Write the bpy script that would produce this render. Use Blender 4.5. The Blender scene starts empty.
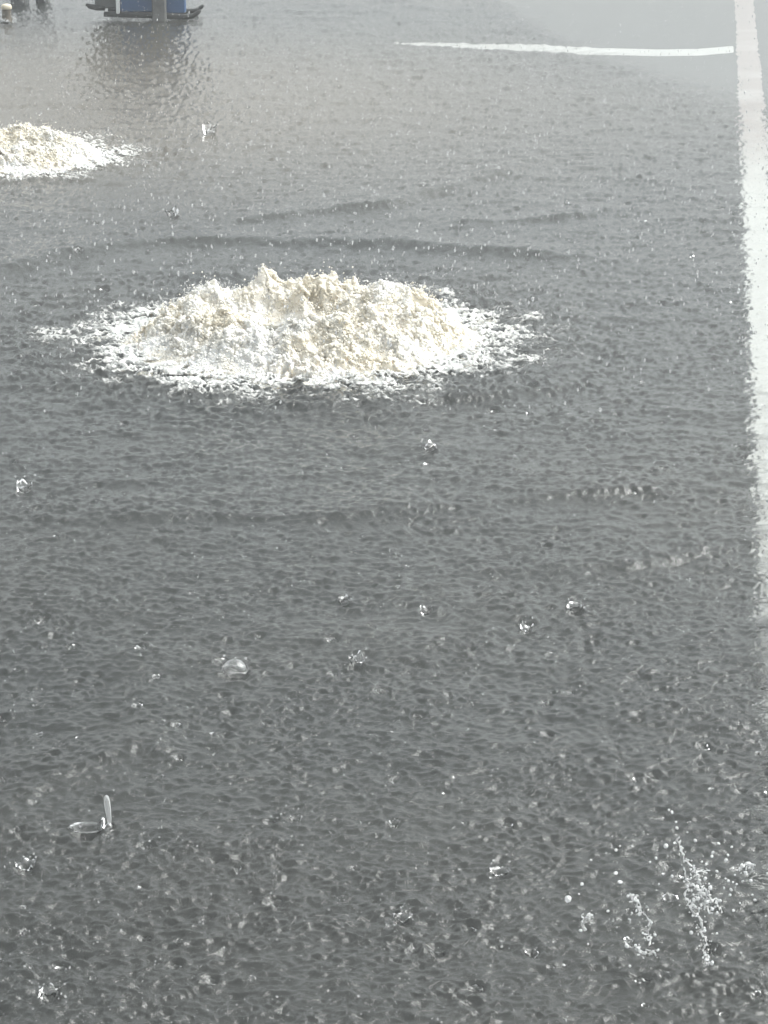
import bpy, math, random
import numpy as np
from mathutils import Vector, Matrix

random.seed(11)
rng = np.random.default_rng(11)
scene = bpy.context.scene
COL = scene.collection

# ------------------------------------------------------------------ camera
W, H = 768, 1024
FPX = 2634.0
CAM_H = 2.5
PITCH = math.radians(17.5)          # below the horizon
cam_d = bpy.data.cameras.new('camera')
cam = bpy.data.objects.new('camera', cam_d)
COL.objects.link(cam)
cam.location = (0, 0, CAM_H)
cam.rotation_euler = (math.radians(90) - PITCH, 0, 0)
cam_d.sensor_fit = 'VERTICAL'
cam_d.angle = 2 * math.atan(512 / FPX)
cam_d.clip_start = 0.05
cam_d.clip_end = 3000
scene.camera = cam
CP, SP = math.cos(PITCH), math.sin(PITCH)


def ray(px, py):
    a, b = (px - W / 2) / FPX, (H / 2 - py) / FPX
    return np.array([a, CP + b * SP, -SP + b * CP])


def ground(px, py, z=0.0):
    d = ray(px, py)
    t = (z - CAM_H) / d[2]
    return np.array([d[0] * t, d[1] * t, z])


def upright(px, py, y):
    """point above the street at depth y in the direction of a pixel"""
    d = ray(px, py)
    t = y / d[1]
    return np.array([d[0] * t, y, CAM_H + d[2] * t])


# ------------------------------------------------------------------ helpers
def mesh_np(name, verts, quads=None, tris=None, smooth=True):
    me = bpy.data.meshes.new(name)
    verts = np.asarray(verts, np.float32)
    faces, n = [], 0
    loops, starts, totals = [], [], []
    off = 0
    for f, k in ((quads, 4), (tris, 3)):
        if f is None or len(f) == 0:
            continue
        f = np.asarray(f, np.int32)
        loops.append(f.ravel())
        starts.append(off + np.arange(len(f), dtype=np.int32) * k)
        totals.append(np.full(len(f), k, np.int32))
        off += f.size
    loops, starts, totals = map(np.concatenate, (loops, starts, totals))
    me.vertices.add(len(verts))
    me.vertices.foreach_set('co', verts.ravel())
    me.loops.add(len(loops))
    me.loops.foreach_set('vertex_index', loops)
    me.polygons.add(len(starts))
    me.polygons.foreach_set('loop_start', starts)
    me.polygons.foreach_set('loop_total', totals)
    me.polygons.foreach_set('use_smooth', np.full(len(starts), smooth, bool))
    me.update(calc_edges=True)
    me.validate()
    return me


def link(name, me, mat, parent=None, loc=None):
    o = bpy.data.objects.new(name, me)
    COL.objects.link(o)
    if mat and not me.materials:
        me.materials.append(mat)
    if parent:
        o.parent = parent
    if loc is not None:
        o.location = loc
    return o


def tag(o, label=None, cat=None, group=None, kind=None):
    if label: o['label'] = label
    if cat: o['category'] = cat
    if group: o['group'] = group
    if kind: o['kind'] = kind
    return o


def empty(name, loc, rz=0):
    o = bpy.data.objects.new(name, None)
    COL.objects.link(o)
    o.location = loc
    o.rotation_euler = (0, 0, rz)
    return o


def copy_tree(o, parent=None):
    c = o.copy()
    COL.objects.link(c)
    c.parent = parent
    for ch in [k for k in bpy.data.objects if k.parent == o]:
        copy_tree(ch, c)
    return c


class MB:
    """collects lathes, boxes and tubes for one mesh"""
    def __init__(self):
        self.v, self.q, self.n = [], [], 0

    def add(self, v, q):
        self.v.append(np.asarray(v, float)); self.q.append(np.asarray(q, int) + self.n); self.n += len(v)

    def box(self, c, s, rz=0.0, bev=0.006):
        # box with chamfered vertical and top edges: stacked octagon rings
        hx, hy, hz = s[0] / 2, s[1] / 2, s[2] / 2
        b = min(bev, hx * .45, hy * .45, hz * .45)
        def ring(z, i):
            x, y = hx - i, hy - i
            return [(x - b, y, z), (-x + b, y, z), (-x, y - b, z), (-x, -y + b, z), (-x + b, -y, z), (x - b, -y, z), (x, -y + b, z), (x, y - b, z)]
        V = ring(-hz, b) + ring(-hz + b, 0) + ring(hz - b, 0) + ring(hz, b)
        Q = []
        for r in range(3):
            for k in range(8):
                a, d = r * 8 + k, r * 8 + (k + 1) % 8
                Q.append((a, d, d + 8, a + 8))
        for base, fl in ((0, 1), (24, 0)):
            for t in ((0, 1, 2, 7), (7, 2, 3, 6), (6, 3, 4, 5)):
                f = [base + i for i in t]
                Q.append(f[::-1] if fl else f)
        V = np.array(V)
        cz, sz = math.cos(rz), math.sin(rz)
        V = np.stack([V[:, 0] * cz - V[:, 1] * sz, V[:, 0] * sz + V[:, 1] * cz, V[:, 2]], 1) + np.array(c)
        self.add(V, Q)

    def tube(self, pts, rad, seg=8):
        pts = np.asarray(pts, float); n = len(pts)
        rad = np.broadcast_to(np.asarray(rad, float), (n,))
        V, Q = [], []
        for i in range(n):
            t = pts[min(i + 1, n - 1)] - pts[max(i - 1, 0)]
            t /= np.linalg.norm(t) + 1e-9
            u = np.cross(t, [0.31, 0.95, 0.05]); u /= np.linalg.norm(u) + 1e-9
            w = np.cross(t, u)
            for k in range(seg):
                a = 2 * math.pi * k / seg
                V.append(pts[i] + rad[i] * (u * math.cos(a) + w * math.sin(a)))
        for i in range(n - 1):
            for k in range(seg):
                a, b = i * seg + k, i * seg + (k + 1) % seg
                Q.append((a, b, b + seg, a + seg))
        V.append(pts[0]); V.append(pts[-1])
        a0, a1 = n * seg, n * seg + 1
        for k in range(0, seg, 2):
            Q.append((a0, (k + 2) % seg, (k + 1) % seg, k))
            e = (n - 1) * seg
            Q.append((a1, e + k, e + k + 1, e + (k + 2) % seg))
        self.add(V, Q)

    def lathe(self, prof, seg=24, c=(0, 0, 0), wob=0.0):
        V, Q = [], []
        ph = rng.random(4) * 6.3
        for r, z in prof:
            for k in range(seg):
                a = 2 * math.pi * k / seg
                rr = r * (1 + wob * (math.sin(2 * a + ph[0]) + .6 * math.sin(3 * a + ph[1])))
                V.append((c[0] + rr * math.cos(a), c[1] + rr * math.sin(a), c[2] + z))
        for i in range(len(prof) - 1):
            for k in range(seg):
                a, b = i * seg + k, i * seg + (k + 1) % seg
                Q.append((a, b, b + seg, a + seg))
        self.add(V, Q)

    def mesh(self, name, smooth=True):
        return mesh_np(name, np.concatenate(self.v), quads=np.concatenate(self.q), smooth=smooth)


# low-poly ball used for every kind of drop
def ico(level):
    t = (1 + 5 ** .5) / 2
    v = [(-1, t, 0), (1, t, 0), (-1, -t, 0), (1, -t, 0), (0, -1, t), (0, 1, t), (0, -1, -t), (0, 1, -t), (t, 0, -1), (t, 0, 1), (-t, 0, -1), (-t, 0, 1)]
    f = [(0, 11, 5), (0, 5, 1), (0, 1, 7), (0, 7, 10), (0, 10, 11), (1, 5, 9), (5, 11, 4), (11, 10, 2), (10, 7, 6), (7, 1, 8),
         (3, 9, 4), (3, 4, 2), (3, 2, 6), (3, 6, 8), (3, 8, 9), (4, 9, 5), (2, 4, 11), (6, 2, 10), (8, 6, 7), (9, 8, 1)]
    v = [np.array(p) / np.linalg.norm(p) for p in v]
    for _ in range(level):
        nf, cache = [], {}
        def mid(a, b):
            k = (min(a, b), max(a, b))
            if k not in cache:
                m = v[a] + v[b]; v.append(m / np.linalg.norm(m)); cache[k] = len(v) - 1
            return cache[k]
        for a, b, c in f:
            ab, bc, ca = mid(a, b), mid(b, c), mid(c, a)
            nf += [(a, ab, ca), (b, bc, ab), (c, ca, bc), (ab, bc, ca)]
        f = nf
    return np.array(v), np.array(f)


ICO0, ICO1, ICO2 = ico(0), ico(1), ico(2)


def balls(name, P, R, base=ICO1, squash=0.35):
    """many irregular drops in one mesh: P (n,3) places, R (n,) radii"""
    V0, F0 = base
    n, m = len(P), len(V0)
    S = R[:, None] * (1 + squash * (rng.random((n, 3)) - .5) * 2)
    jit = 1 + .22 * (rng.random((n, m, 1)) - .5)
    q = rng.normal(size=(n, 4)); q /= np.linalg.norm(q, axis=1)[:, None]
    w, x, y, z = q.T
    Rm = np.stack([1 - 2 * (y * y + z * z), 2 * (x * y - z * w), 2 * (x * z + y * w),
                   2 * (x * y + z * w), 1 - 2 * (x * x + z * z), 2 * (y * z - x * w),
                   2 * (x * z - y * w), 2 * (y * z + x * w), 1 - 2 * (x * x + y * y)], 1).reshape(n, 3, 3)
    V = V0[None] * S[:, None, :] * jit
    V = np.einsum('nij,nmj->nmi', Rm, V) + P[:, None, :]
    F = (F0[None] + (np.arange(n) * m)[:, None, None]).reshape(-1, 3)
    return mesh_np(name, V.reshape(-1, 3), tris=F)


# ------------------------------------------------------------------ materials
def new_mat(name):
    m = bpy.data.materials.new(name); m.use_nodes = True
    nt = m.node_tree; nt.nodes.clear()
    out = nt.nodes.new('ShaderNodeOutputMaterial')
    return m, nt, nt.nodes, nt.links, out


def principled(N, color=(.5, .5, .5), rough=.5, ior=1.45, trans=0.0):
    p = N.new('ShaderNodeBsdfPrincipled')
    p.inputs['Base Color'].default_value = (*color, 1)
    p.inputs['Roughness'].default_value = rough
    p.inputs['IOR'].default_value = ior
    p.inputs['Transmission Weight'].default_value = trans
    return p


def noise(N, L, scale, detail=4, rough=.55, src=None):
    n = N.new('ShaderNodeTexNoise')
    n.inputs['Scale'].default_value = scale
    n.inputs['Detail'].default_value = detail
    n.inputs['Roughness'].default_value = rough
    if src is not None: L.new(src, n.inputs['Vector'])
    return n


def ramp(N, L, fac, stops):
    r = N.new('ShaderNodeValToRGB')
    e = r.color_ramp.elements
    while len(e) < len(stops): e.new(.5)
    for el, (p, c) in zip(e, stops):
        el.position = p; el.color = (*c, 1)
    L.new(fac, r.inputs['Fac'])
    return r


def geo_pos(N):
    return N.new('ShaderNodeNewGeometry').outputs['Position']


def mat_water():
    m, nt, N, L, out = new_mat('flood_water')
    pos = geo_pos(N)
    b1 = noise(N, L, 85, 4, .6, pos)
    b2 = noise(N, L, 240, 2, .5, pos)
    ad = N.new('ShaderNodeMath'); ad.operation = 'MULTIPLY_ADD'
    L.new(b2.outputs['Fac'], ad.inputs[0]); ad.inputs[1].default_value = .35; L.new(b1.outputs['Fac'], ad.inputs[2])
    bp = N.new('ShaderNodeBump'); bp.inputs['Strength'].default_value = WATER_BUMP; bp.inputs['Distance'].default_value = .004
    ra = N.new('ShaderNodeAttribute'); ra.attribute_name = 'rain'
    rm = N.new('ShaderNodeMath'); rm.operation = 'MULTIPLY'; rm.inputs[1].default_value = WATER_BUMP
    L.new(ra.outputs['Fac'], rm.inputs[0]); L.new(rm.outputs[0], bp.inputs['Strength'])
    L.new(ad.outputs[0], bp.inputs['Height'])
    clear = principled(N, (.93, .95, .94), .06, 1.333, 1.0)
    murk = principled(N, (.1, .1, .1), .10, 1.333)
    mud = noise(N, L, .35, 4, .55, pos)
    c = ramp(N, L, mud.outputs['Fac'], [(.35, MURK_A), (.68, MURK_B)])
    # silt drifting out of the far surge
    vd = N.new('ShaderNodeVectorMath'); vd.operation = 'DISTANCE'
    L.new(pos, vd.inputs[0]); vd.inputs[1].default_value = (-1.9, 16.5, 0)
    mr = N.new('ShaderNodeMapRange'); mr.interpolation_type = 'SMOOTHSTEP'
    L.new(vd.outputs['Value'], mr.inputs['Value'])
    mr.inputs['From Min'].default_value = 1.0; mr.inputs['From Max'].default_value = 5.2
    mr.inputs['To Min'].default_value = 1; mr.inputs['To Max'].default_value = 0
    sm = N.new('ShaderNodeMix'); sm.data_type = 'RGBA'
    L.new(mr.outputs[0], sm.inputs[0]); L.new(c.outputs['Color'], sm.inputs[6]); sm.inputs[7].default_value = (.15, .13, .10, 1)
    L.new(sm.outputs[2], murk.inputs['Base Color'])
    for p in (clear, murk): L.new(bp.outputs['Normal'], p.inputs['Normal'])
    mx = N.new('ShaderNodeMixShader')
    mf = N.new('ShaderNodeMapRange'); L.new(mr.outputs[0], mf.inputs['Value']); mf.inputs['To Min'].default_value = MURK; mf.inputs['To Max'].default_value = .5
    L.new(mf.outputs[0], mx.inputs[0])
    L.new(clear.outputs[0], mx.inputs[1]); L.new(murk.outputs[0], mx.inputs[2])
    L.new(mx.outputs[0], out.inputs['Surface'])
    return m


def mat_asphalt():
    m, nt, N, L, out = new_mat('wet_asphalt')
    pos = geo_pos(N)
    a = noise(N, L, 120, 3, .6, pos)
    b = noise(N, L, 1.1, 5, .6, pos)
    ca = ramp(N, L, a.outputs['Fac'], [(.3, (.012, .013, .014)), (.7, (.042, .044, .045))])
    cb = ramp(N, L, b.outputs['Fac'], [(.3, (.65, .65, .65)), (.7, (1.2, 1.17, 1.12))])
    mx = N.new('ShaderNodeMix'); mx.data_type = 'RGBA'; mx.blend_type = 'MULTIPLY'; mx.inputs[0].default_value = 1
    L.new(ca.outputs[0], mx.inputs[6]); L.new(cb.outputs[0], mx.inputs[7])
    p = principled(N, rough=.7)
    L.new(mx.outputs[2], p.inputs['Base Color'])
    bp = N.new('ShaderNodeBump'); bp.inputs['Strength'].default_value = .5; bp.inputs['Distance'].default_value = .004
    L.new(a.outputs['Fac'], bp.inputs['Height']); L.new(bp.outputs['Normal'], p.inputs['Normal'])
    L.new(p.outputs[0], out.inputs['Surface'])
    return m


def mat_paint(name, base, worn, lo, hi, tint=None):
    m, nt, N, L, out = new_mat(name)
    pos = geo_pos(N)
    a = noise(N, L, 26, 6, .7, pos)
    fac = a.outputs['Fac']
    if tint:                          # the near stretch is scuffed by tyres
        sx = N.new('ShaderNodeSeparateXYZ'); L.new(pos, sx.inputs[0])
        mr = N.new('ShaderNodeMapRange'); L.new(sx.outputs['Y'], mr.inputs['Value'])
        mr.inputs['From Min'].default_value = 6.3; mr.inputs['From Max'].default_value = 12.0
        mr.inputs['To Min'].default_value = -.20; mr.inputs['To Max'].default_value = .12
        am = N.new('ShaderNodeMath'); am.operation = 'ADD'
        L.new(fac, am.inputs[0]); L.new(mr.outputs[0], am.inputs[1]); fac = am.outputs[0]
    c = ramp(N, L, fac, [(lo, worn), (hi, base)])
    p = principled(N, rough=.6)
    if tint:
        t = noise(N, L, 1.6, 3, .5, pos)
        py = N.new('ShaderNodeMapRange'); L.new(sx.outputs['Y'], py.inputs['Value'])   # the far stretch has a faded pink cast
        py.inputs['From Min'].default_value = 13; py.inputs['From Max'].default_value = 17
        tm = N.new('ShaderNodeMath'); tm.operation = 'MULTIPLY'; L.new(t.outputs['Fac'], tm.inputs[0]); L.new(py.outputs[0], tm.inputs[1])
        tr = ramp(N, L, tm.outputs[0], [(.05, (1, 1, 1)), (.5, tint)])
        mx = N.new('ShaderNodeMix'); mx.data_type = 'RGBA'; mx.blend_type = 'MULTIPLY'; mx.inputs[0].default_value = 1
        L.new(c.outputs[0], mx.inputs[6]); L.new(tr.outputs[0], mx.inputs[7])
        L.new(mx.outputs[2], p.inputs['Base Color'])
    else:
        L.new(c.outputs[0], p.inputs['Base Color'])
    L.new(p.outputs[0], out.inputs['Surface'])
    return m


def mat_froth(name, clean, muddy, scale, sss=1.0):
    m, nt, N, L, out = new_mat(name)
    tc = N.new('ShaderNodeTexCoord').outputs['Object']
    a = noise(N, L, scale, 3, .55, tc)
    c = ramp(N, L, a.outputs['Fac'], [(.40, clean), (.62, muddy)])
    f = noise(N, L, 170, 4, .7, tc)
    f2 = noise(N, L, 420, 2, .6, tc)
    ad = N.new('ShaderNodeMath'); ad.operation = 'ADD'
    L.new(f.outputs['Fac'], ad.inputs[0]); L.new(f2.outputs['Fac'], ad.inputs[1])
    bp = N.new('ShaderNodeBump'); bp.inputs['Strength'].default_value = .45; bp.inputs['Distance'].default_value = .005
    L.new(ad.outputs[0], bp.inputs['Height'])
    p = principled(N, rough=.22, ior=1.33)
    p.inputs['Subsurface Weight'].default_value = sss
    p.inputs['Subsurface Radius'].default_value = (1, .9, .75)
    p.inputs['Subsurface Scale'].default_value = .025
    L.new(c.outputs[0], p.inputs['Base Color'])
    L.new(bp.outputs['Normal'], p.inputs['Normal'])
    L.new(p.outputs[0], out.inputs['Surface'])
    return m


def mat_drop(name, milky):
    m, nt, N, L, out = new_mat(name)
    g = principled(N, (1, 1, 1), .02, 1.333, 1.0)
    d = principled(N, (.85, .86, .86), .15, 1.333)
    mx = N.new('ShaderNodeMixShader'); mx.inputs[0].default_value = milky
    L.new(g.outputs[0], mx.inputs[1]); L.new(d.outputs[0], mx.inputs[2])
    L.new(mx.outputs[0], out.inputs['Surface'])
    return m


def mat_plain(name, a, b, scale=14, rough=.5):
    m, nt, N, L, out = new_mat(name)
    tc = N.new('ShaderNodeTexCoord').outputs['Object']
    n = noise(N, L, scale, 5, .65, tc)
    c = ramp(N, L, n.outputs['Fac'], [(.35, a), (.68, b)])
    p = principled(N, rough=rough)
    L.new(c.outputs[0], p.inputs['Base Color'])
    L.new(p.outputs[0], out.inputs['Surface'])
    return m


def mat_lace():
    """foam film: thick where it is dense, open between its bubbles where it thins"""
    m, nt, N, L, out = new_mat('foam_film')
    tc = N.new('ShaderNodeTexCoord').outputs['Object']
    at = N.new('ShaderNodeAttribute'); at.attribute_name = 'thickness'
    a = noise(N, L, 34, 5, .65, tc)
    ad = N.new('ShaderNodeMath'); ad.operation = 'MULTIPLY_ADD'
    L.new(a.outputs['Fac'], ad.inputs[0]); ad.inputs[1].default_value = 1.5; L.new(at.outputs['Fac'], ad.inputs[2])
    mr = N.new('ShaderNodeMapRange'); mr.interpolation_type = 'SMOOTHSTEP'
    L.new(ad.outputs[0], mr.inputs['Value'])
    mr.inputs['From Min'].default_value = .82; mr.inputs['From Max'].default_value = 1.85
    mr.inputs['To Max'].default_value = .96
    c = ramp(N, L, a.outputs['Fac'], [(.35, (.55, .57, .56)), (.65, (.76, .75, .72))])
    p = principled(N, rough=.3, ior=1.33); L.new(c.outputs[0], p.inputs['Base Color'])
    b = noise(N, L, 120, 4, .7, tc)
    bp = N.new('ShaderNodeBump'); bp.inputs['Strength'].default_value = .7; bp.inputs['Distance'].default_value = .006
    L.new(b.outputs['Fac'], bp.inputs['Height']); L.new(bp.outputs['Normal'], p.inputs['Normal'])
    t = N.new('ShaderNodeBsdfTransparent')
    mx = N.new('ShaderNodeMixShader')
    L.new(mr.outputs[0], mx.inputs[0]); L.new(t.outputs[0], mx.inputs[1]); L.new(p.outputs[0], mx.inputs[2])
    L.new(mx.outputs[0], out.inputs['Surface'])
    return m


WATER_BUMP = .55
HAZE = .005
MURK = .22
MURK_A, MURK_B = (.04, .047, .046), (.08, .081, .072)
M_WATER = mat_water()
M_ROAD = mat_asphalt()
M_LINE = mat_paint('lane_paint', (.88, .88, .85), (.22, .22, .21), .30, .46, (.60, .50, .50))
M_STOP = mat_paint('stop_paint', (.88, .88, .86), (.66, .66, .63), .25, .45)
M_FROTH = mat_froth('froth', (.72, .705, .675), (.695, .64, .54), 4.5)
M_BEAD = mat_froth('froth_bead', (.73, .72, .695), (.70, .65, .55), 4.5, 0.0)
M_SKIRT = mat_lace()
M_DROP = mat_drop('clear_drop', .02)
M_MILK = mat_drop('milky_drop', .28)
M_SPRAY = mat_drop('spray_drop', .5)
M_SPAT = mat_drop('spatter_drop', .22)

# ------------------------------------------------------------------ water height field
RES = .005
X0, Y0 = -4.0, 4.0
NX, NY = 1600, 4000                      # 8 m x 20 m
kx = np.fft.rfftfreq(NX, RES)[None, :]
ky = np.fft.fftfreq(NY, RES)[:, None]
kk = np.sqrt((kx * 1.7) ** 2 + (ky * .85) ** 2) + 1e-9      # crests run mostly across the road


def band(lam, width, rms, seed):
    r = np.random.default_rng(seed)
    a = np.fft.rfft2(r.normal(size=(NY, NX)).astype(np.float32))
    a *= np.exp(-(np.log(kk * lam) / width) ** 2)
    f = np.fft.irfft2(a, s=(NY, NX))
    return (f * (rms / f.std())).astype(np.float32)


gain = 1 + .10 * band(.7, .5, 1.0, 9)              # gusty patches: rougher here, smoother there
gain = np.clip(gain, .35, 2.0)
HF = gain * (band(.018, .4, .0008, 4) + band(.028, .45, .0014, 1) + band(.052, .45, .0017, 2)) + band(.13, .4, .0015, 5) + band(.45, .5, .0022, 3)


def stamp(cx, cy, rad, fn):
    n = int(rad / RES) + 1
    ix, iy = int((cx - X0) / RES), int((cy - Y0) / RES)
    xs = np.arange(ix - n, ix + n + 1); ys = np.arange(iy - n, iy + n + 1)
    gx = X0 + xs * RES - cx; gy = Y0 + ys * RES - cy
    r = np.sqrt(gx[None, :] ** 2 + gy[:, None] ** 2)
    HF[np.ix_(ys % NY, xs % NX)] += fn(r).astype(np.float32)


def crater(cx, cy, s, d):
    """fresh drop hole with a raised lip"""
    stamp(cx, cy, s * 3.2, lambda r: -d * np.exp(-(r / s) ** 2) + .38 * d * np.exp(-((r - 1.45 * s) / (.45 * s)) ** 2))


def ring(cx, cy, R, a, lam):
    stamp(cx, cy, R + 2 * lam, lambda r: a * np.cos(6.283 * (r - R) / lam) * np.exp(-((r - R) / (.9 * lam)) ** 2))


clump = band(.30, .6, 1.0, 12)
made = 0
while made < 10000:
    cx, cy = X0 + 8 * rng.random(), Y0 + 20 * rng.random()
    if clump[int((cy - Y0) / RES) % NY, int((cx - X0) / RES) % NX] + 3 * rng.normal() < 0: continue
    made += 1
    s = .0065 + .012 * rng.random() ** 3
    crater(cx, cy, s, s * (.18 + .38 * rng.random()))
for _ in range(9000):
    R = .02 + .05 * rng.random()
    ring(X0 + 8 * rng.random(), Y0 + 20 * rng.random(), R, .0018 * (.4 + rng.random()) * (.03 / R) ** .7, .014 + .012 * rng.random())


def sampleH(x, y):
    u = (np.asarray(x) - X0) / RES; v = (np.asarray(y) - Y0) / RES
    iu, iv = np.floor(u).astype(int), np.floor(v).astype(int)
    fu, fv = (u - iu).astype(np.float32), (v - iv).astype(np.float32)
    a, b, c, d = iu % NX, (iu + 1) % NX, iv % NY, (iv + 1) % NY
    return (HF[c, a] * (1 - fu) + HF[c, b] * fu) * (1 - fv) + (HF[d, a] * (1 - fu) + HF[d, b] * fu) * fv


# centres of the two upwellings
C1 = ground(303, 337)
C2 = ground(4, 157)
S2 = .80

# long low wave fronts running out from the upwellings: (points, height, near width, far width)
FRONTS = [
    ([(-200, 345), (-90, 302), (0, 272), (60, 257), (150, 243), (250, 240), (400, 246), (520, 252), (640, 262)], .020, .085, .22),
    ([(215, 224), (310, 213), (390, 205), (430, 191), (500, 175), (562, 148)], .018, .06, .24),
    ([(440, 224), (520, 220), (610, 213)], .011, .045, .16),
    ([(270, 408), (380, 405), (480, 399), (610, 383)], .011, .034, .2),
    ([(40, 480), (160, 486), (260, 481), (390, 471)], .0055, .022, .14),
    ([(-30, 523), (120, 521), (300, 516), (460, 508), (600, 494), (790, 480)], .0115, .045, .26),
    ([(500, 570), (620, 566), (700, 556), (800, 540)], .0085, .030, .16),
    ([(-30, 815), (10, 800), (60, 772), (140, 745), (190, 752)], .009, .04, .10),
]
FR = []
for pts, a, w1, w2 in FRONTS:
    g = np.array([ground(*p)[:2] for p in pts])
    FR.append((g[:, 0], g[:, 1], a, w1, w2))
wob = rng.random(24) * 6.28


def fronts(x, y):
    h = np.zeros_like(x)
    for i, (gx, gy, a, w1, w2) in enumerate(FR):
        yi = np.interp(x, gx, gy)
        tilt = np.interp(x, (gx[1:] + gx[:-1]) / 2, np.diff(gy) / np.diff(gx))
        yi = yi + .025 * np.sin(x * 5.1 + wob[i]) + .008 * np.sin(x * 13.7 + wob[i + 8]) + .003 * np.sin(x * 31 + wob[i + 5])
        s = (y - yi) / np.sqrt(1 + tilt ** 2)
        L = gx[-1] - gx[0]
        e = np.clip((x - gx[0]) / (.18 * L), 0, 1) * np.clip((gx[-1] - x) / (.18 * L), 0, 1)
        m = 1.7 * a * e * (.85 + .2 * np.sin(x * 8.3 + wob[i + 12]))
        h += m * np.where(s < 0, np.exp(-(s / w1) ** 2), np.exp(-(s / w2) ** 2))
    return h


# waves flattened in the far corner so its pale sheen imitates a window reflection
CALM_L = np.array([ground(470, -40)[:2], ground(505, 10)[:2], ground(575, 52)[:2], ground(680, 92)[:2], ground(800, 128)[:2], ground(1400, 175)[:2]])


def calm(x, y):
    yi = np.interp(x, CALM_L[:, 0][np.argsort(CALM_L[:, 0])], CALM_L[:, 1][np.argsort(CALM_L[:, 0])])
    t = np.clip((y - yi) / 2.2 + .3, 0, 1)
    t = t * t * (3 - 2 * t)
    return t * np.clip((x - CALM_L[:, 0].min() + .2) / .5, 0, 1)


def water_z(x, y):
    x = np.asarray(x, float); y = np.asarray(y, float)
    amp = (1 + .5 * np.clip((y - 12) / 7, 0, 1)) * (1 - .95 * calm(x, y))
    boil = np.zeros_like(x)
    for C, s in ((C1, 1.0), (C2, S2)):
        d = np.hypot(x - C[0], y - C[1]) / s
        boil += .8 * np.exp(-((d - .95) / .28) ** 2)
        amp = amp * (1 + .7 * np.exp(-((d - .95) / .3) ** 2))
    return sampleH(x, y) * amp + fronts(x, y) + boil * .006


BIGCROWN = [(235, 676, .034), (357, 668, .020), (50, 1002, .018), (26, 872, .022), (25, 494, .024), (345, 606, .016), (500, 876, .020), (527, 633, .018), (575, 613, .02), (430, 453, .02), (402, 924, .016), (172, 218, .03), (210, 138, .035), (86, 836, .028), (109, 828, .016)]
for px, py, sz in BIGCROWN:
    g = ground(px, py); crater(g[0], g[1], sz, .55 * sz)


def in_foam(x, y):
    return min(math.hypot(x - C1[0], y - C1[1]), math.hypot(x - C2[0], y - C2[1]) / S2) < 1.0


spots = []
tries = 0
while len(spots) < 230 and tries < 9000:
    tries += 1
    px, py = rng.uniform(-5, 772), 175 + 860 * rng.random() ** .85
    g = ground(px, py)
    if in_foam(g[0], g[1]) or calm(g[0], g[1]) > .2: continue
    if any((px - a) ** 2 + ((py - b) * 1.6) ** 2 < 22 ** 2 for a, b, _ in spots): continue
    spots.append((px, py, g))
SIZES = [(.005 + .008 * rng.random() ** 2) * (.8 + .35 * (g[1] / 8)) for _, _, g in spots]
for (_, _, g), sz in zip(spots, SIZES):
    crater(g[0], g[1] - .3 * sz, 1.5 * sz, .9 * sz)


# ------------------------------------------------------------------ road, markings
def sheet(name, R, z, mat, n=48):
    v = [(0, 0, z)]
    rr = [2, 8, 20, 60, 200, R]
    for r in rr:
        for k in range(n):
            v.append((r * math.cos(6.28318 * k / n), r * math.sin(6.28318 * k / n), z))
    t = [(0, 1 + k, 1 + (k + 1) % n) for k in range(n)]
    q = []
    for i in range(len(rr) - 1):
        for k in range(n):
            a, b = 1 + i * n + k, 1 + i * n + (k + 1) % n
            q.append((a, a + n, b + n, b))
    return link(name, mesh_np(name, v, quads=q, tris=t), mat)


DEPTH = -.13
tag(sheet('road', 900, DEPTH, M_ROAD), 'dark asphalt road lying under a shallow sheet of floodwater', kind='structure')


def strip(name, left, right, z, mat, n=200, j=.006):
    """flat painted strip between two ground polylines of equal parameter"""
    L_ = np.array(left); R_ = np.array(right)
    t = np.linspace(0, 1, n); tl = np.linspace(0, 1, len(L_)); tr = np.linspace(0, 1, len(R_))
    A = np.stack([np.interp(t, tl, L_[:, i]) for i in range(2)], 1)
    B = np.stack([np.interp(t, tr, R_[:, i]) for i in range(2)], 1)
    jj = (j * (1 - .8 * t))[:, None]
    A = A + rng.normal(size=A.shape) * jj; B = B + rng.normal(size=B.shape) * jj
    V = np.concatenate([np.c_[A, np.full(n, z)], np.c_[B, np.full(n, z)]])
    Q = [(i, i + n, i + n + 1, i + 1) for i in range(n - 1)]
    return link(name, mesh_np(name, V, quads=Q), mat)


def lane_edge(py):
    return 720 + .0462 * (py + 320)


ys = np.linspace(1080, -90, 14)
SHIFT = np.array([0, .135])               # the refracted sight line meets the road a little farther on
left = [ground(lane_edge(y), y)[:2] for y in ys]
dirv = (left[-1] - left[0]); dirv /= np.linalg.norm(dirv)
side = np.array([dirv[1], -dirv[0]])
right = [p + side * .155 for p in left]
o = strip('lane_line', left, right, DEPTH + .004, M_LINE, 1000, .019)
tag(o, 'long white lane line running away down the flooded road, seen through the water', kind='structure')

top = [(398, 43), (470, 45.5), (540, 48), (600, 51), (660, 52.5), (700, 52), (736, 49)]
left = [ground(x, y - 3.2 * min(1, .3 + (x - 398) / 150))[:2] for x, y in top]
left = [p + SHIFT for p in left]
right = [ground(x, y + 3.6 * min(1, .2 + (x - 398) / 180))[:2] for x, y in top]
right = [p + SHIFT for p in right]
o = strip('stop_line', left, right, DEPTH + .004, M_STOP, 160, .002)
tag(o, 'white stop line painted across the far end of the road', kind='structure')

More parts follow.
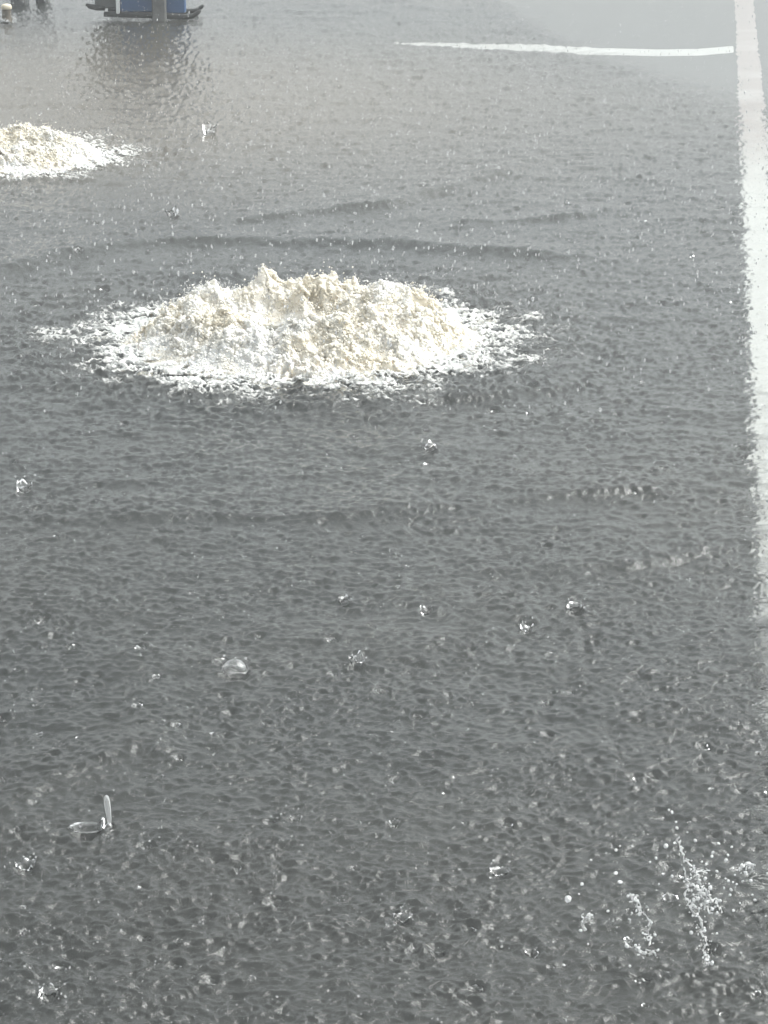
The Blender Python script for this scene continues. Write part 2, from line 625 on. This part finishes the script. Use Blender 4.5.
# ------------------------------------------------------------------ water sheet (fan graded away from the near edge)
th = np.concatenate([-np.geomspace(85, 11, 60)[:-1], np.linspace(-11, 11, 900), np.geomspace(11, 85, 60)[1:]])
th = np.radians(th)
fy = CAM_H / np.tan(np.radians(np.concatenate([np.linspace(31.5, 5.5, 1250), np.geomspace(5.4, .25, 60)])))
rr = np.concatenate([np.linspace(1.2, fy[0], 30)[:-1], fy])
TT, RR = np.meshgrid(th, rr)
X = RR * np.sin(TT); Y = RR * np.cos(TT)
Z = water_z(X, Y) * np.clip((60 - RR) / 30, 0, 1)
na, nr = len(th), len(rr)
V = np.stack([X, Y, Z], -1).reshape(-1, 3)
idx = np.arange(na * nr).reshape(nr, na)
Q = np.stack([idx[:-1, :-1], idx[:-1, 1:], idx[1:, 1:], idx[1:, :-1]], -1).reshape(-1, 4)
me = mesh_np('flood_water', V, quads=Q)
at = me.attributes.new('rain', 'FLOAT', 'POINT')                # ripple bump strength, lowered where the pale sheen is shaped
at.data.foreach_set('value', (1 - .95 * calm(V[:, 0], V[:, 1])).astype(np.float32))
o = link('flood_water', me, M_WATER)
tag(o, 'grey rain pitted floodwater covering the whole road', kind='structure')
del V, Q, TT, RR, X, Y, Z

# ------------------------------------------------------------------ upwelling of froth
def make_froth():
    r = np.random.default_rng(5)
    res = .0035; half = 1.0; n = int(2 * half / res) + 1
    ax = np.linspace(-half, half, n)
    gx, gy = np.meshgrid(ax, ax)

    def nz(lam, wd):
        k1 = np.fft.rfftfreq(n, res)[None]; k2 = np.fft.fftfreq(n, res)[:, None]
        k = np.sqrt(k1 ** 2 + k2 ** 2) + 1e-9
        a = np.fft.rfft2(r.normal(size=(n, n))) * np.exp(-(np.log(k * lam) / wd) ** 2)
        f = np.fft.irfft2(a, s=(n, n)); return f / f.std()
    big, mid, sml, fin = nz(.5, .4), nz(.16, .4), nz(.055, .45), nz(.02, .4)
    lac = nz(.10, .6)
    rad = np.hypot(gx, gy) * (1 + .04 * big) + .012 * mid
    ring_ = np.exp(-(np.abs(rad - .42) / .20) ** 2.3)
    ring_ = ring_ * (1 - .34 * np.exp(-((gx + .10) / .13) ** 2) * (gy < 0) - .18 * np.exp(-((gx - .14) / .10) ** 2) * (gy < 0))
    core = np.exp(-(rad / .36) ** 2)
    Hh = (.132 + .016 * big + .016 * mid) * ring_ + .030 * core
    Hh += .065 * np.exp(-((gx + .17) ** 2 + (gy - .38) ** 2) / .07 ** 2) + .03 * np.exp(-((gx - .38) ** 2 + (gy - .30) ** 2) / .09 ** 2)
    Hh -= .125 * np.exp(-((gx + .05) / .21) ** 2 - ((gy - .09) / .16) ** 2)
    amp = np.clip(Hh / .08, 0, 1.3)
    bil = lambda f: np.abs(f) - .8
    n1, n2, n3, n4 = nz(.17, .4), nz(.085, .4), nz(.045, .4), nz(.022, .4)
    ridge = np.clip(1.2 - np.abs(nz(.09, .5)) * 2.2, 0, 1) * np.clip(nz(.2, .4) + .3, 0, 1.5)
    Hh += amp * (.011 * n1 + .0065 * bil(n2) + .0035 * n3 + .0015 * n4)
    Hh += np.clip(amp - .4, 0, 1) * .008 * ridge
    Hh *= 1 - .20 * np.clip(gy / .45, -1, 1)
    pe = nz(.035, .4)
    Hh += np.clip(amp - .5, 0, 1) * .010 * np.clip(pe - .6, 0, 2)
    for _ in range(150):                              # ragged tongues thrown up along the crest
        a = r.random() * 6.283; q = .42 + .10 * r.normal()
        cx, cy = q * math.cos(a), q * math.sin(a); w = .007 + .013 * r.random()
        Hh += (.008 + .030 * r.random() ** 2) * np.exp(-((gx - cx) ** 2 + (gy - cy) ** 2) / w ** 2)
    Hh += .030 * np.exp(-((gx + .17) ** 2 + (gy - .36) ** 2) / .028 ** 2)
    # edge dives under the water
    edge = .70 + .05 * big + .07 * mid + .035 * sml
    Hh = np.where(rad > edge, Hh - (rad - edge) * 1.2, Hh) - .012
    keep = (Hh > -.03) & (np.hypot(gx, gy) < .97)
    dx = (.007 * nz(.10, .4) + .004 * nz(.045, .4)) * amp; dy = (.007 * nz(.10, .4) + .004 * nz(.045, .4)) * amp
    P = np.stack([gx + dx, gy + dy, Hh], -1)
    vid = np.full((n, n), -1); vid[keep] = np.arange(keep.sum())
    q = np.stack([vid[:-1, :-1], vid[:-1, 1:], vid[1:, 1:], vid[1:, :-1]], -1).reshape(-1, 4)
    q = q[(q >= 0).all(1)]
    mound = mesh_np('froth_mound', P[keep], quads=q)

    # frothing bubbles and drops that cover the mound and fly off its crests
    gyy, gxx = np.gradient(Hh, res)
    cand = np.argwhere(keep & (Hh > .004) & (rad < .80))
    sel = cand[r.integers(0, len(cand), 44000)]
    a_, b_ = sel[:, 0], sel[:, 1]
    nrm = np.stack([-gxx[a_, b_], -gyy[a_, b_], np.ones(len(a_))], 1); nrm /= np.linalg.norm(nrm, axis=1)[:, None]
    R = .003 + .006 * r.random(len(sel)) ** 2
    R *= np.clip(.45 + Hh[a_, b_] / .10, .5, 1.15)
    B = P[a_, b_] + nrm * (R * r.uniform(-.80, .15, len(sel)))[:, None]
    hi = np.argwhere(keep & (Hh > .075))
    sh = hi[r.integers(0, len(hi), 3400)]
    B2 = P[sh[:, 0], sh[:, 1]] + r.normal(size=(len(sh), 3)) * np.array([.010, .010, .002])
    B2[:, 2] += .006 + .014 * np.abs(r.normal(size=len(sh))) ** 1.6
    R2 = .0015 + .0030 * r.random(len(sh)) ** 2
    beads = balls('froth_beads', np.concatenate([B, B2]), np.concatenate([R, R2]), ICO0, .4)

    # broken foam lace floating round the mound
    nr_, nt_ = 260, 1900
    rads = np.linspace(.50, 1.32, nr_); th_ = np.linspace(0, 2 * np.pi, nt_, endpoint=False)
    a_, r_ = np.meshgrid(th_, rads)
    x_, y_ = r_ * np.cos(a_), r_ * np.sin(a_)

    def pick(f, x, y, s):
        return f[np.mod(((y * s + half) / res).astype(int), n), np.mod(((x * s + half) / res).astype(int), n)]
    warp = .05 * pick(mid, x_, y_, .7)
    lace = pick(lac, x_ + warp, y_ * 1.3, .75)            # ridged: thin veins
    lace2 = pick(mid, x_ * .9, y_ * 1.5 + warp, .8)
    vein = 1.0 - np.abs(lace) * 1.25 - .25 * np.abs(lace2)
    lim = .97 + .08 * pick(big, x_, y_, .8) + .07 * pick(mid, x_, y_, .8) + .09 * np.abs(np.cos(a_)) ** 3 + .07 * np.clip(-np.sin(a_), 0, 1)
    t_ = np.clip((r_ - .60) / np.maximum(lim - .60, .05), 0, 2)
    score = .95 * (1 - t_) + .75 * vein * np.clip(1.25 - t_, 0, 1) + .10 * pick(fin, x_, y_, .7) - .05
    on = score > -.22
    zz = .002 + .010 * np.clip(score, 0, 1) + .0015 * pick(fin, x_, y_, 1)
    return mound, beads, (x_, y_, zz, on, score)


mound_me, bead_me, skirt = make_froth()


def skirt_mesh(C, s, rot):
    x_, y_, zz, on, score = skirt
    c, d = math.cos(rot), math.sin(rot)
    wx = C[0] + s * (x_ * c - y_ * d); wy = C[1] + s * (x_ * d + y_ * c)
    P = np.stack([x_, y_, (water_z(wx, wy) / s + zz)], -1)
    nr_, nt_ = on.shape
    idx = np.arange(nr_ * nt_).reshape(nr_, nt_)
    nxt = np.roll(idx, -1, 1)
    q = np.stack([idx[:-1], nxt[:-1], nxt[1:], idx[1:]], -1).reshape(-1, 4)
    q = q[on.ravel()[q].sum(1) >= 3]
    q = q[:, ::-1]
    used = np.unique(q); remap = np.full(nr_ * nt_, -1); remap[used] = np.arange(len(used))
    me = mesh_np('foam_lace', P.reshape(-1, 3)[used], quads=remap[q])
    at = me.attributes.new('thickness', 'FLOAT', 'POINT')
    at.data.foreach_set('value', score.ravel()[used].astype(np.float32))
    return me


def upwelling(C, s, rot, label, tall=1.0):
    root = empty('water_upwelling', (C[0], C[1], 0), rot)
    root.scale = (s, s, s * tall)
    tag(root, label, 'water surge', 'water surges welling up through the flooded road')
    link('froth_mound', mound_me, M_FROTH, root)
    tag(link('froth_beads', bead_me, M_BEAD, root), kind='stuff')
    tag(link('foam_lace', skirt_mesh(C, s, rot), M_SKIRT, root), kind='stuff')
    return root


upwelling(C1, 1.0, 0.0, 'large ring shaped mound of cream white frothing water surging up mid road')
upwelling(C2, S2, 2.2, 'smaller frothing white water surge farther off, cut by the photo edge', .8)

# ------------------------------------------------------------------ rain: crowns, bubbles, jets, specks
def crown_mesh(seed, flare=1.25, h=1.1, seg=26, spikes=7):
    r = np.random.default_rng(seed)
    ph = r.random(5) * 6.28
    V, Q = [], []
    prof = [(.80, -.35), (.86, .05), (.95, .4), (1.06, .75), (flare, 1.0)]
    for shell in (0, 1):
        pr = prof if shell == 0 else prof[::-1]
        for (q, z) in pr:
            for k in range(seg):
                a = 6.28318 * k / seg
                top_ = .55 + .45 * max(0, math.cos(spikes * a / 2 + ph[0])) ** 2 + .3 * math.sin(2 * a + ph[1]) + .15 * r.normal()
                hz = z * h * (top_ if z > .3 else 1)
                rr_ = q * (1 + .10 * math.sin(2 * a + ph[2]) + .05 * math.sin(3 * a + ph[3])) - .09 * shell * (1.3 - z)
                V.append((rr_ * math.cos(a), rr_ * math.sin(a), hz))
    n = 2 * len(prof)
    for i in range(n - 1):
        for k in range(seg):
            a, b = i * seg + k, i * seg + (k + 1) % seg
            Q.append((a, b, b + seg, a + seg))
    return np.array(V), np.array(Q)


def crown_obj_mesh(name, seed, beads=7, **kw):
    v, q = crown_mesh(seed, **kw)
    r = np.random.default_rng(seed + 100)
    m = MB(); m.add(v, q)
    mesh = m.mesh(name)
    return mesh


CROWNS = [crown_obj_mesh('raindrop_splash', 40 + i, flare=f, h=h, spikes=s) for i, (f, h, s) in
          enumerate([(1.3, 1.0, 7), (1.15, .7, 5), (1.45, .8, 9), (1.2, 1.35, 6), (1.35, .55, 8)])]
for me in CROWNS: me.materials.append(M_DROP)


for i, (px, py, g) in enumerate(spots):
    o = bpy.data.objects.new('raindrop_splash', CROWNS[i % 5]); COL.objects.link(o)
    s = SIZES[i]
    o.location = (g[0], g[1], float(water_z(g[0], g[1])))
    o.rotation_euler = (rng.normal() * .12, rng.normal() * .12, rng.random() * 6.28)
    o.scale = (s, s, s * rng.uniform(.6, 1.2))
    tag(o, 'tiny jagged crown of water thrown up by a raindrop on the flooded road', 'splash', 'raindrop splashes pitting the flooded road')

# countless tiny beads kicked up by the rain
n = 3600
pp = np.stack([rng.uniform(-60, 830, n), 20 + 1020 * rng.random(n)], 1)
G = np.array([ground(*p) for p in pp])
keep = np.array([not in_foam(a[0], a[1]) for a in G]) & (rng.random(n) > calm(G[:, 0], G[:, 1]) * 1.05)
G = G[keep]
G[:, 2] = water_z(G[:, 0], G[:, 1]) + .003 + .022 * rng.random(len(G)) ** 2
Rr = (.0006 + .0014 * rng.random(len(G)) ** 3) * (.75 + G[:, 1] / 16)
# small clusters
ex = rng.integers(0, len(G), 2600)
G2 = G[ex] + rng.normal(size=(2600, 3)) * np.array([.012, .012, .004]); Rr2 = Rr[ex] * .8
tag(link('rain_spatter', balls('rain_spatter', np.concatenate([G, G2]), np.concatenate([Rr, Rr2]), ICO1), M_SPAT),
    'countless tiny beads of water kicked up by the rain over the road', 'rain spatter', kind='stuff')


def crown_with_drops(px, py, s, label, seed, sq=1.0, name='splash_crown', drops=5):
    g = ground(px, py)
    root = empty(name, (g[0], g[1], float(water_z(g[0], g[1]))), rng.random() * 6)
    tag(root, label, 'splash')
    v, q = crown_mesh(seed)
    s *= .8; v = v * s; v[:, 2] *= sq
    link('crown_wall', mesh_np('crown_wall', v, quads=q), M_DROP, root)
    r = np.random.default_rng(seed)
    for _ in range(drops):
        a = r.random() * 6.28; q_ = s * r.uniform(1.0, 1.9)
        link('droplet', balls('droplet', np.array([[0, 0, 0.]]), np.array([s * r.uniform(.06, .14)]), ICO2, .25), M_MILK, root,
             (q_ * math.cos(a), q_ * math.sin(a), s * r.uniform(.6, 2.0)))
    return root


# large clear bubble with its crater
def bubble(px, py, R, label):
    g = ground(px, py)
    root = empty('water_bubble', (g[0], g[1], float(water_z(g[0], g[1])) - .004))
    tag(root, label, 'bubble')
    m = MB()
    pr = [(R * math.cos(a), R * .95 * math.sin(a)) for a in np.linspace(-.25, 1.565, 16)]
    pin = [(max(r - .0014, .0005), z - .0010) for r, z in pr][::-1]
    m.lathe(pr + pin, 32, wob=.02)
    link('dome', m.mesh('dome'), M_DROP, root)
    m = MB()
    pts = [(R * 1.02 * math.cos(a), R * 1.02 * math.sin(a), .006 + .003 * math.sin(3 * a)) for a in np.linspace(0, 6.2832, 33)]
    m.tube(pts, [.0022 + .001 * math.sin(5 * k) for k in range(33)], 6)
    link('rim', m.mesh('rim'), M_DROP, root)
    for k in range(5):
        a = k * 1.2 + .4
        link('droplet', balls('droplet', np.array([[0, 0, 0.]]), np.array([.0028]), ICO2, .3), M_MILK, root,
             (R * .9 * math.cos(a), R * .9 * math.sin(a), R * (.9 + .25 * math.sin(4 * k))))


bubble(235, 670, .034, 'large clear dome bubble floating alone on the grey water below the white surge')
crown_with_drops(357, 664, .022, 'jagged splash crown on open water right of the large bubble', 3)
crown_with_drops(50, 998, .020, 'sparkling open splash with beads at the bottom left corner', 5, 1.3, drops=9)
crown_with_drops(26, 868, .024, 'dark edged splash crown near the left edge under the leaning splash', 7)
crown_with_drops(25, 490, .028, 'splash crown near the left edge just above the long dark ripple', 9)
crown_with_drops(345, 603, .018, 'small splash crown in mid road, up right of the large bubble', 11)
crown_with_drops(500, 872, .022, 'flat broad splash crown between the bottom centre and the big spray', 13, .5)
crown_with_drops(527, 630, .020, 'low splash crown on open water toward the lane line', 15)
crown_with_drops(575, 610, .024, 'wide low splash crown below the ripple near the lane line', 17, .7)
crown_with_drops(430, 390 + 60, .024, 'splash crown in front of the big white surge', 19, .8)
crown_with_drops(402, 920, .018, 'small bright splash crown near the bottom centre', 21)
crown_with_drops(172, 215, .035, 'splash crown behind the big white surge, at the curved ripple', 23)
crown_with_drops(210, 135, .045, 'far splash of beads to the right of the smaller surge', 25, 1.6, drops=8)

# leaning splash lip with a standing jet beside it
g = ground(86, 829)
root = empty('leaning_splash', (g[0], g[1], float(water_z(g[0], g[1]))))
tag(root, 'shallow splash with one lip thrown up, beside the upright white jet', 'splash')
v, q = crown_mesh(31)
a = np.arctan2(v[:, 1], v[:, 0])
v = v * .030; v[:, 0] *= 1.25; v[:, 1] *= .8; v[:, 2] *= .10 + .55 * np.exp(-((a - .1) / .5) ** 2)
link('crown_wall', mesh_np('crown_wall', v, quads=q), M_DROP, root)

g = ground(109, 824)
root = empty('water_jet', (g[0], g[1], float(water_z(g[0], g[1]))))
tag(root, 'slim upright white jet of water standing beside the leaning splash', 'splash')
m = MB(); m.tube([(.002, 0, -.005), (.001, 0, .01), (-.001, 0, .03), (-.003, 0, .052), (-.004, 0, .066), (-.004, 0, .070)], [.004, .0050, .0068, .0074, .0050, .001], 12)
link('jet_column', m.mesh('jet_column'), M_MILK, root)
m = MB(); m.lathe([(.004, .001), (.007, -.001), (.011, -.004), (.014, -.008)], 20, wob=.08)
link('foot', m.mesh('foot'), M_DROP, root)

# drops still in the air
n = 7500
pa = np.stack([rng.uniform(-90, 860, n), rng.uniform(-40, 420, n) * rng.random(n) ** .5], 1)
Pd = np.array([upright(x, y, 0.4 * ground(x, y)[1] + .58 * ground(x, y)[1] * rng.random() ** .3) for x, y in pa])
ok_ = (rng.random(n) > .8 * calm(Pd[:, 0], Pd[:, 1])) & (Pd[:, 1] > 6)
me = balls('falling_rain', Pd[ok_] * np.array([1, 1, 1 / 2.2]), .0013 + .0022 * rng.random(ok_.sum()) ** 2, ICO0, .2)
co = np.empty(len(me.vertices) * 3, np.float32); me.vertices.foreach_get('co', co); co[2::3] *= 2.2; me.vertices.foreach_set('co', co); me.update()
tag(link('falling_rain', me, M_MILK), 'raindrops falling through the air over the far half of the road', 'rain', kind='stuff')

# ------------------------------------------------------------------ the big near splash
SB = ground(690, 968)
sroot = empty('spray_splash', tuple(SB))
tag(sroot, 'tall spray of bright scattered droplets thrown up near the bottom right corner', 'splash')


def sp(px, py, dy=0.0):
    return upright(px, py, SB[1] + dy) - SB


STR = [
    [(676, 838), (681, 852), (688, 864), (697, 872), (709, 871)],
    [(684, 868), (688, 880), (686, 893), (690, 906), (696, 918)],
    [(696, 872), (700, 884), (708, 893), (704, 905), (712, 915)],
    [(690, 906), (698, 896), (706, 893), (716, 900), (722, 912)],
    [(700, 918), (702, 932), (706, 944), (704, 955), (710, 966)],
    [(738, 869), (746, 864), (752, 866), (751, 874)],
    [(690, 884), (697, 887), (701, 898)],
    [(637, 901), (642, 912), (650, 922), (648, 934), (650, 944)],
    [(634, 948), (641, 952), (649, 951), (656, 953)],
    [(584, 930), (583, 924), (588, 918), (591, 915)],
    [(630, 895), (636, 901), (640, 908)],
]
for k, pth in enumerate(STR):
    P, Rd = [], []
    dy0 = rng.normal() * .05
    pts = np.array([sp(x, y, dy0 + .02 * rng.normal()) for x, y in pth])
    t = np.linspace(0, len(pts) - 1, len(pts) * 6)
    P = np.stack([np.interp(t, np.arange(len(pts)), pts[:, i]) for i in range(3)], 1)
    P += rng.normal(size=P.shape) * .0024
    Rd = .0006 + .0032 * rng.random(len(P)) * np.abs(np.sin(np.arange(len(P)) * .9 + k))
    Rd[0] = Rd[-1] = .0012
    m = MB(); m.tube(P, Rd, 8)
    link('strand', m.mesh('strand'), M_SPRAY, sroot)
DRP = [(669, 810, 2), (663, 818, 1.8), (676, 822, 1.6), (672, 812, 2.4), (677, 828, 2.6), (666, 846, 3), (591, 860, 2), (616, 873, 2.6), (615, 873, 2),
       (620, 882, 3.4), (582, 884, 2.6), (568, 899, 4.5), (579, 894, 1.6), (608, 911, 2), (628, 896, 2), (632, 913, 1.8), (627, 946, 3.6), (630, 966, 1.8),
       (588, 944, 1.8), (564, 965, 2), (616, 850, 2.2), (620, 846, 1.6), (632, 846, 1.4), (656, 858, 1.8), (650, 862, 2), (728, 855, 2), (726, 860, 2.4),
       (733, 868, 2.2), (742, 866, 3.0), (749, 864, 3.2), (740, 903, 1.8), (755, 900, 2), (730, 895, 2), (724, 888, 2), (663, 874, 1.8), (672, 876, 1.8),
       (659, 884, 1.6), (712, 963, 3.4), (706, 960, 2), (659, 998, 2), (669, 1003, 1.8), (672, 1016, 2.4), (633, 988, 1.8), (640, 983, 1.6),
       (655, 935, 2), (658, 950, 2.2), (645, 953, 2.6), (638, 949, 3.2)]
nd = len(DRP)
while len(DRP) < 98:
    a, b = (rng.normal(704, 15), rng.normal(892, 26)) if rng.random() < .72 else (rng.normal(735, 18), rng.normal(880, 18))
    DRP.append((min(a, 768), b, rng.uniform(1.2, 2.8)))
P = []
for k, pth in enumerate(STR):
    for (x, y), (x2, y2) in zip(pth[:-1], pth[1:]):
        for _ in range(13):
            t = rng.random()
            P.append(sp(x + (x2 - x) * t + rng.normal() * 3.2, y + (y2 - y) * t + rng.normal() * 3.2, rng.normal() * .03))
tag(link('spray_mist', balls('spray_mist', np.array(P), .0008 + .0018 * rng.random(len(P)) ** 2, ICO1, .85), M_SPRAY, sroot), kind='stuff')
DM = [balls('droplet', np.array([[0, 0, 0.]]), np.array([1.0]), ICO2, .3) for _ in range(6)]
for me in DM: me.materials.append(M_SPRAY)
for i, (a, b, r_) in enumerate(DRP):
    p = sp(a, b, rng.normal() * .05)
    o = bpy.data.objects.new('droplet', DM[i % 6]); COL.objects.link(o)
    o.parent = sroot; o.location = p
    r_ *= .0021 * .6
    o.scale = (r_, r_, r_)
    o.rotation_euler = tuple(rng.random(3) * 6)

# ------------------------------------------------------------------ things at the far end
M_BLUE = mat_plain('blue_plastic', (.022, .07, .17), (.035, .09, .21), 9, .45)
M_BLACK = mat_plain('black_rubber', (.012, .012, .013), (.03, .03, .03), 20, .6)
M_GREY = mat_plain('grey_metal', (.085, .085, .085), (.14, .14, .135), 12, .5)
M_DGREY = mat_plain('dark_grey_board', (.05, .055, .055), (.085, .09, .09), 8, .6)
M_WHITE = mat_plain('white_strip', (.6, .62, .62), (.75, .76, .75), 20, .5)
M_CREAM = mat_plain('cream_cap', (.55, .48, .36), (.68, .61, .48), 25, .55)
M_RUST = mat_plain('brown_pipe', (.07, .06, .045), (.17, .14, .10), 25, .7)

# blue panelled stand on a black skid
gb = ground(150, 20)
yb = gb[1]
mpp = float(np.linalg.norm(upright(151, 15, yb) - upright(150, 15, yb)))     # metres per pixel there


def bx(px):
    return (px - 150) * mpp


stand = empty('barrier_stand', (gb[0], gb[1], 0))
tag(stand, 'blue panelled barrier with grey post on a black skid at the far road edge', 'barrier')
hgt = .92
m = MB()
pts = [(bx(104), 0, .045), (bx(130), 0, .040), (bx(186), 0, .024), (bx(193), 0, .030), (bx(199), 0, .062), (bx(201), 0, .075)]
m.tube(pts, [.020, .022, .024, .020, .015, .010], 10)
m.tube([(p[0], .34, p[2]) for p in pts], [.020, .022, .024, .020, .015, .010], 10)
link('skid', m.mesh('skid'), M_BLACK, stand)
m = MB(); m.box((bx(137.5), .03, .06 + hgt / 2), (bx(155) - bx(120) - .004, .05, hgt), bev=.012)
for zz in (.30, .55, .80): m.box((bx(137.5), -.002, zz), (bx(155) - bx(120) - .05, .014, .03))
link('panel', m.mesh('panel', False), M_BLUE, stand)
m = MB(); m.box((bx(176), .03, .05 + hgt / 2), (bx(186) - bx(166), .05, hgt), bev=.012)
for zz in (.30, .55, .80): m.box((bx(176), -.002, zz), (bx(186) - bx(166) - .05, .014, .03))
link('panel', m.mesh('panel', False), M_BLUE, stand)
m = MB(); m.box((bx(160), -.045, hgt / 2 - .03), (bx(167) - bx(153), .07, hgt + .1), bev=.01)
link('post', m.mesh('post', False), M_GREY, stand)
m = MB(); m.box((bx(118.5), -.01, .05 + hgt / 2), (.028, .05, hgt), bev=.006)
link('edge_strip', m.mesh('edge_strip', False), M_WHITE, stand)
m = MB(); m.box((bx(105.5), .05, .085 + hgt / 2), (bx(116) - bx(95), .06, hgt), bev=.01)
d = link('side_board', m.mesh('side_board', False), M_DGREY, stand)
m = MB(); m.tube([(bx(86), .03, .115), (bx(90), .03, .10), (bx(97), .03, .092), (bx(105), .03, .088)], [.012, .02, .024, .02], 10)
link('foot', m.mesh('foot'), M_BLACK, stand)
m = MB()
m.box((bx(140), .02, hgt + .08), (bx(186) - bx(95), .09, .04), bev=.012)
link('top_rail', m.mesh('top_rail', False), M_GREY, stand)

# capped pipe stub with water breaking round its foot
gp = ground(7, 22)
stub = empty('pipe_stub', (gp[0], gp[1], 0))
tag(stub, 'short brown pipe stub with a cream cap poking out of the water', 'pipe')
k = mpp
m = MB(); m.lathe([(.001, -.03), (6.2 * k, -.03), (5.8 * k, .02), (4.6 * k, .05), (4.2 * k, .10), (4.2 * k, 13 * k), (.001, 13 * k)], 28, wob=.02)
link('pipe', m.mesh('pipe'), M_RUST, stub)
m = MB(); m.lathe([(.001, 12.6 * k), (4.9 * k, 12.6 * k), (5.2 * k, 13.2 * k), (5.2 * k, 15.5 * k), (4.4 * k, 17 * k), (2.2 * k, 17.8 * k), (.001, 18 * k)], 28, wob=.015)
link('cap', m.mesh('cap'), M_CREAM, stub)
P = []
for _ in range(70):
    a = rng.random() * 6.28; q_ = (5.5 + 4 * rng.random()) * k
    P.append((q_ * math.cos(a), q_ * math.sin(a), .004 + .035 * rng.random() ** 2))
tag(link('splash_ring', balls('splash_ring', np.array(P), .004 + .007 * rng.random(70), ICO1), M_MILK, stub), kind='stuff')

# two dark footed posts whose feet just show at the top of the picture
def footed_post(px, py, w, label):
    gq = ground(px, py)
    rt = empty('footed_post', (gq[0], gq[1], 0))
    tag(rt, label, 'post')
    m = MB(); m.box((0, 0, .05), (w, .16, .16), bev=.02)
    link('foot', m.mesh('foot', False), M_DGREY, rt)
    m = MB(); m.lathe([(.03, .12), (.03, .85), (.034, .86), (.034, .9), (.001, .91)], 16)
    link('shaft', m.mesh('shaft'), M_GREY, rt)


footed_post(20, 4, .135, 'dark wide footed post at the far end beside the capped pipe')
footed_post(43, 2.5, .10, 'dark narrow footed post at the far end toward the blue barrier')

# ------------------------------------------------------------------ rain mist
m_, nt_, N_, L_, out_ = new_mat('rain_haze')
pv = N_.new('ShaderNodeVolumePrincipled')
pv.inputs['Color'].default_value = (.93, .95, .96, 1)
pv.inputs['Density'].default_value = HAZE
pv.inputs['Anisotropy'].default_value = .3
L_.new(pv.outputs[0], out_.inputs['Volume'])
bm_v = [(x, y, z) for z in (-1.1, 3.2) for x, y in ((-950, -950), (950, -950), (950, 950), (-950, 950))]
bm_q = [(3, 2, 1, 0), (4, 5, 6, 7), (0, 1, 5, 4), (1, 2, 6, 5), (2, 3, 7, 6), (3, 0, 4, 7)]
tag(link('haze', mesh_np('haze', bm_v, quads=bm_q, smooth=False), m_), 'thin pale mist of falling rain over the street', kind='stuff')

# ------------------------------------------------------------------ light
SUN_EL, SUN_ROT = math.radians(50), math.radians(70)
world = bpy.data.worlds.new('World'); scene.world = world; world.use_nodes = True
nt = world.node_tree; nt.nodes.clear()
sky = nt.nodes.new('ShaderNodeTexSky'); sky.sky_type = 'NISHITA'; sky.sun_disc = False
sky.sun_elevation = SUN_EL; sky.sun_rotation = SUN_ROT
sky.air_density = 1.0; sky.dust_density = 6.0; sky.ozone_density = 1.0
hs = nt.nodes.new('ShaderNodeHueSaturation'); hs.inputs['Saturation'].default_value = .09
bg = nt.nodes.new('ShaderNodeBackground'); bg.inputs['Strength'].default_value = .15
wo = nt.nodes.new('ShaderNodeOutputWorld')
nt.links.new(sky.outputs[0], hs.inputs['Color']); tint = nt.nodes.new('ShaderNodeMix'); tint.data_type = 'RGBA'; tint.blend_type = 'MULTIPLY'; tint.inputs[0].default_value = 1
tint.inputs[7].default_value = (.957, 1.0, .995, 1)
nt.links.new(hs.outputs[0], tint.inputs[6]); nt.links.new(tint.outputs[2], bg.inputs['Color']); nt.links.new(bg.outputs[0], wo.inputs['Surface'])

sd = bpy.data.lights.new('sun', 'SUN'); sd.energy = 1.15; sd.angle = math.radians(48); sd.color = (1, .965, .91)
so = bpy.data.objects.new('sun', sd); COL.objects.link(so)
dirv = Vector((math.cos(SUN_EL) * math.sin(SUN_ROT), math.cos(SUN_EL) * math.cos(SUN_ROT), math.sin(SUN_EL)))
so.rotation_euler = dirv.to_track_quat('Z', 'Y').to_euler()
so.location = dirv * 50

vs = scene.view_settings
vs.view_transform = 'Standard'; vs.look = 'None'; vs.exposure = 1.15; vs.gamma = 1; vs.use_curve_mapping = False
scene.render.engine = 'CYCLES'
scene.cycles.use_denoising = True
scene.cycles.max_bounces = 10
scene.cycles.transmission_bounces = 8
scene.cycles.sample_clamp_indirect = 6
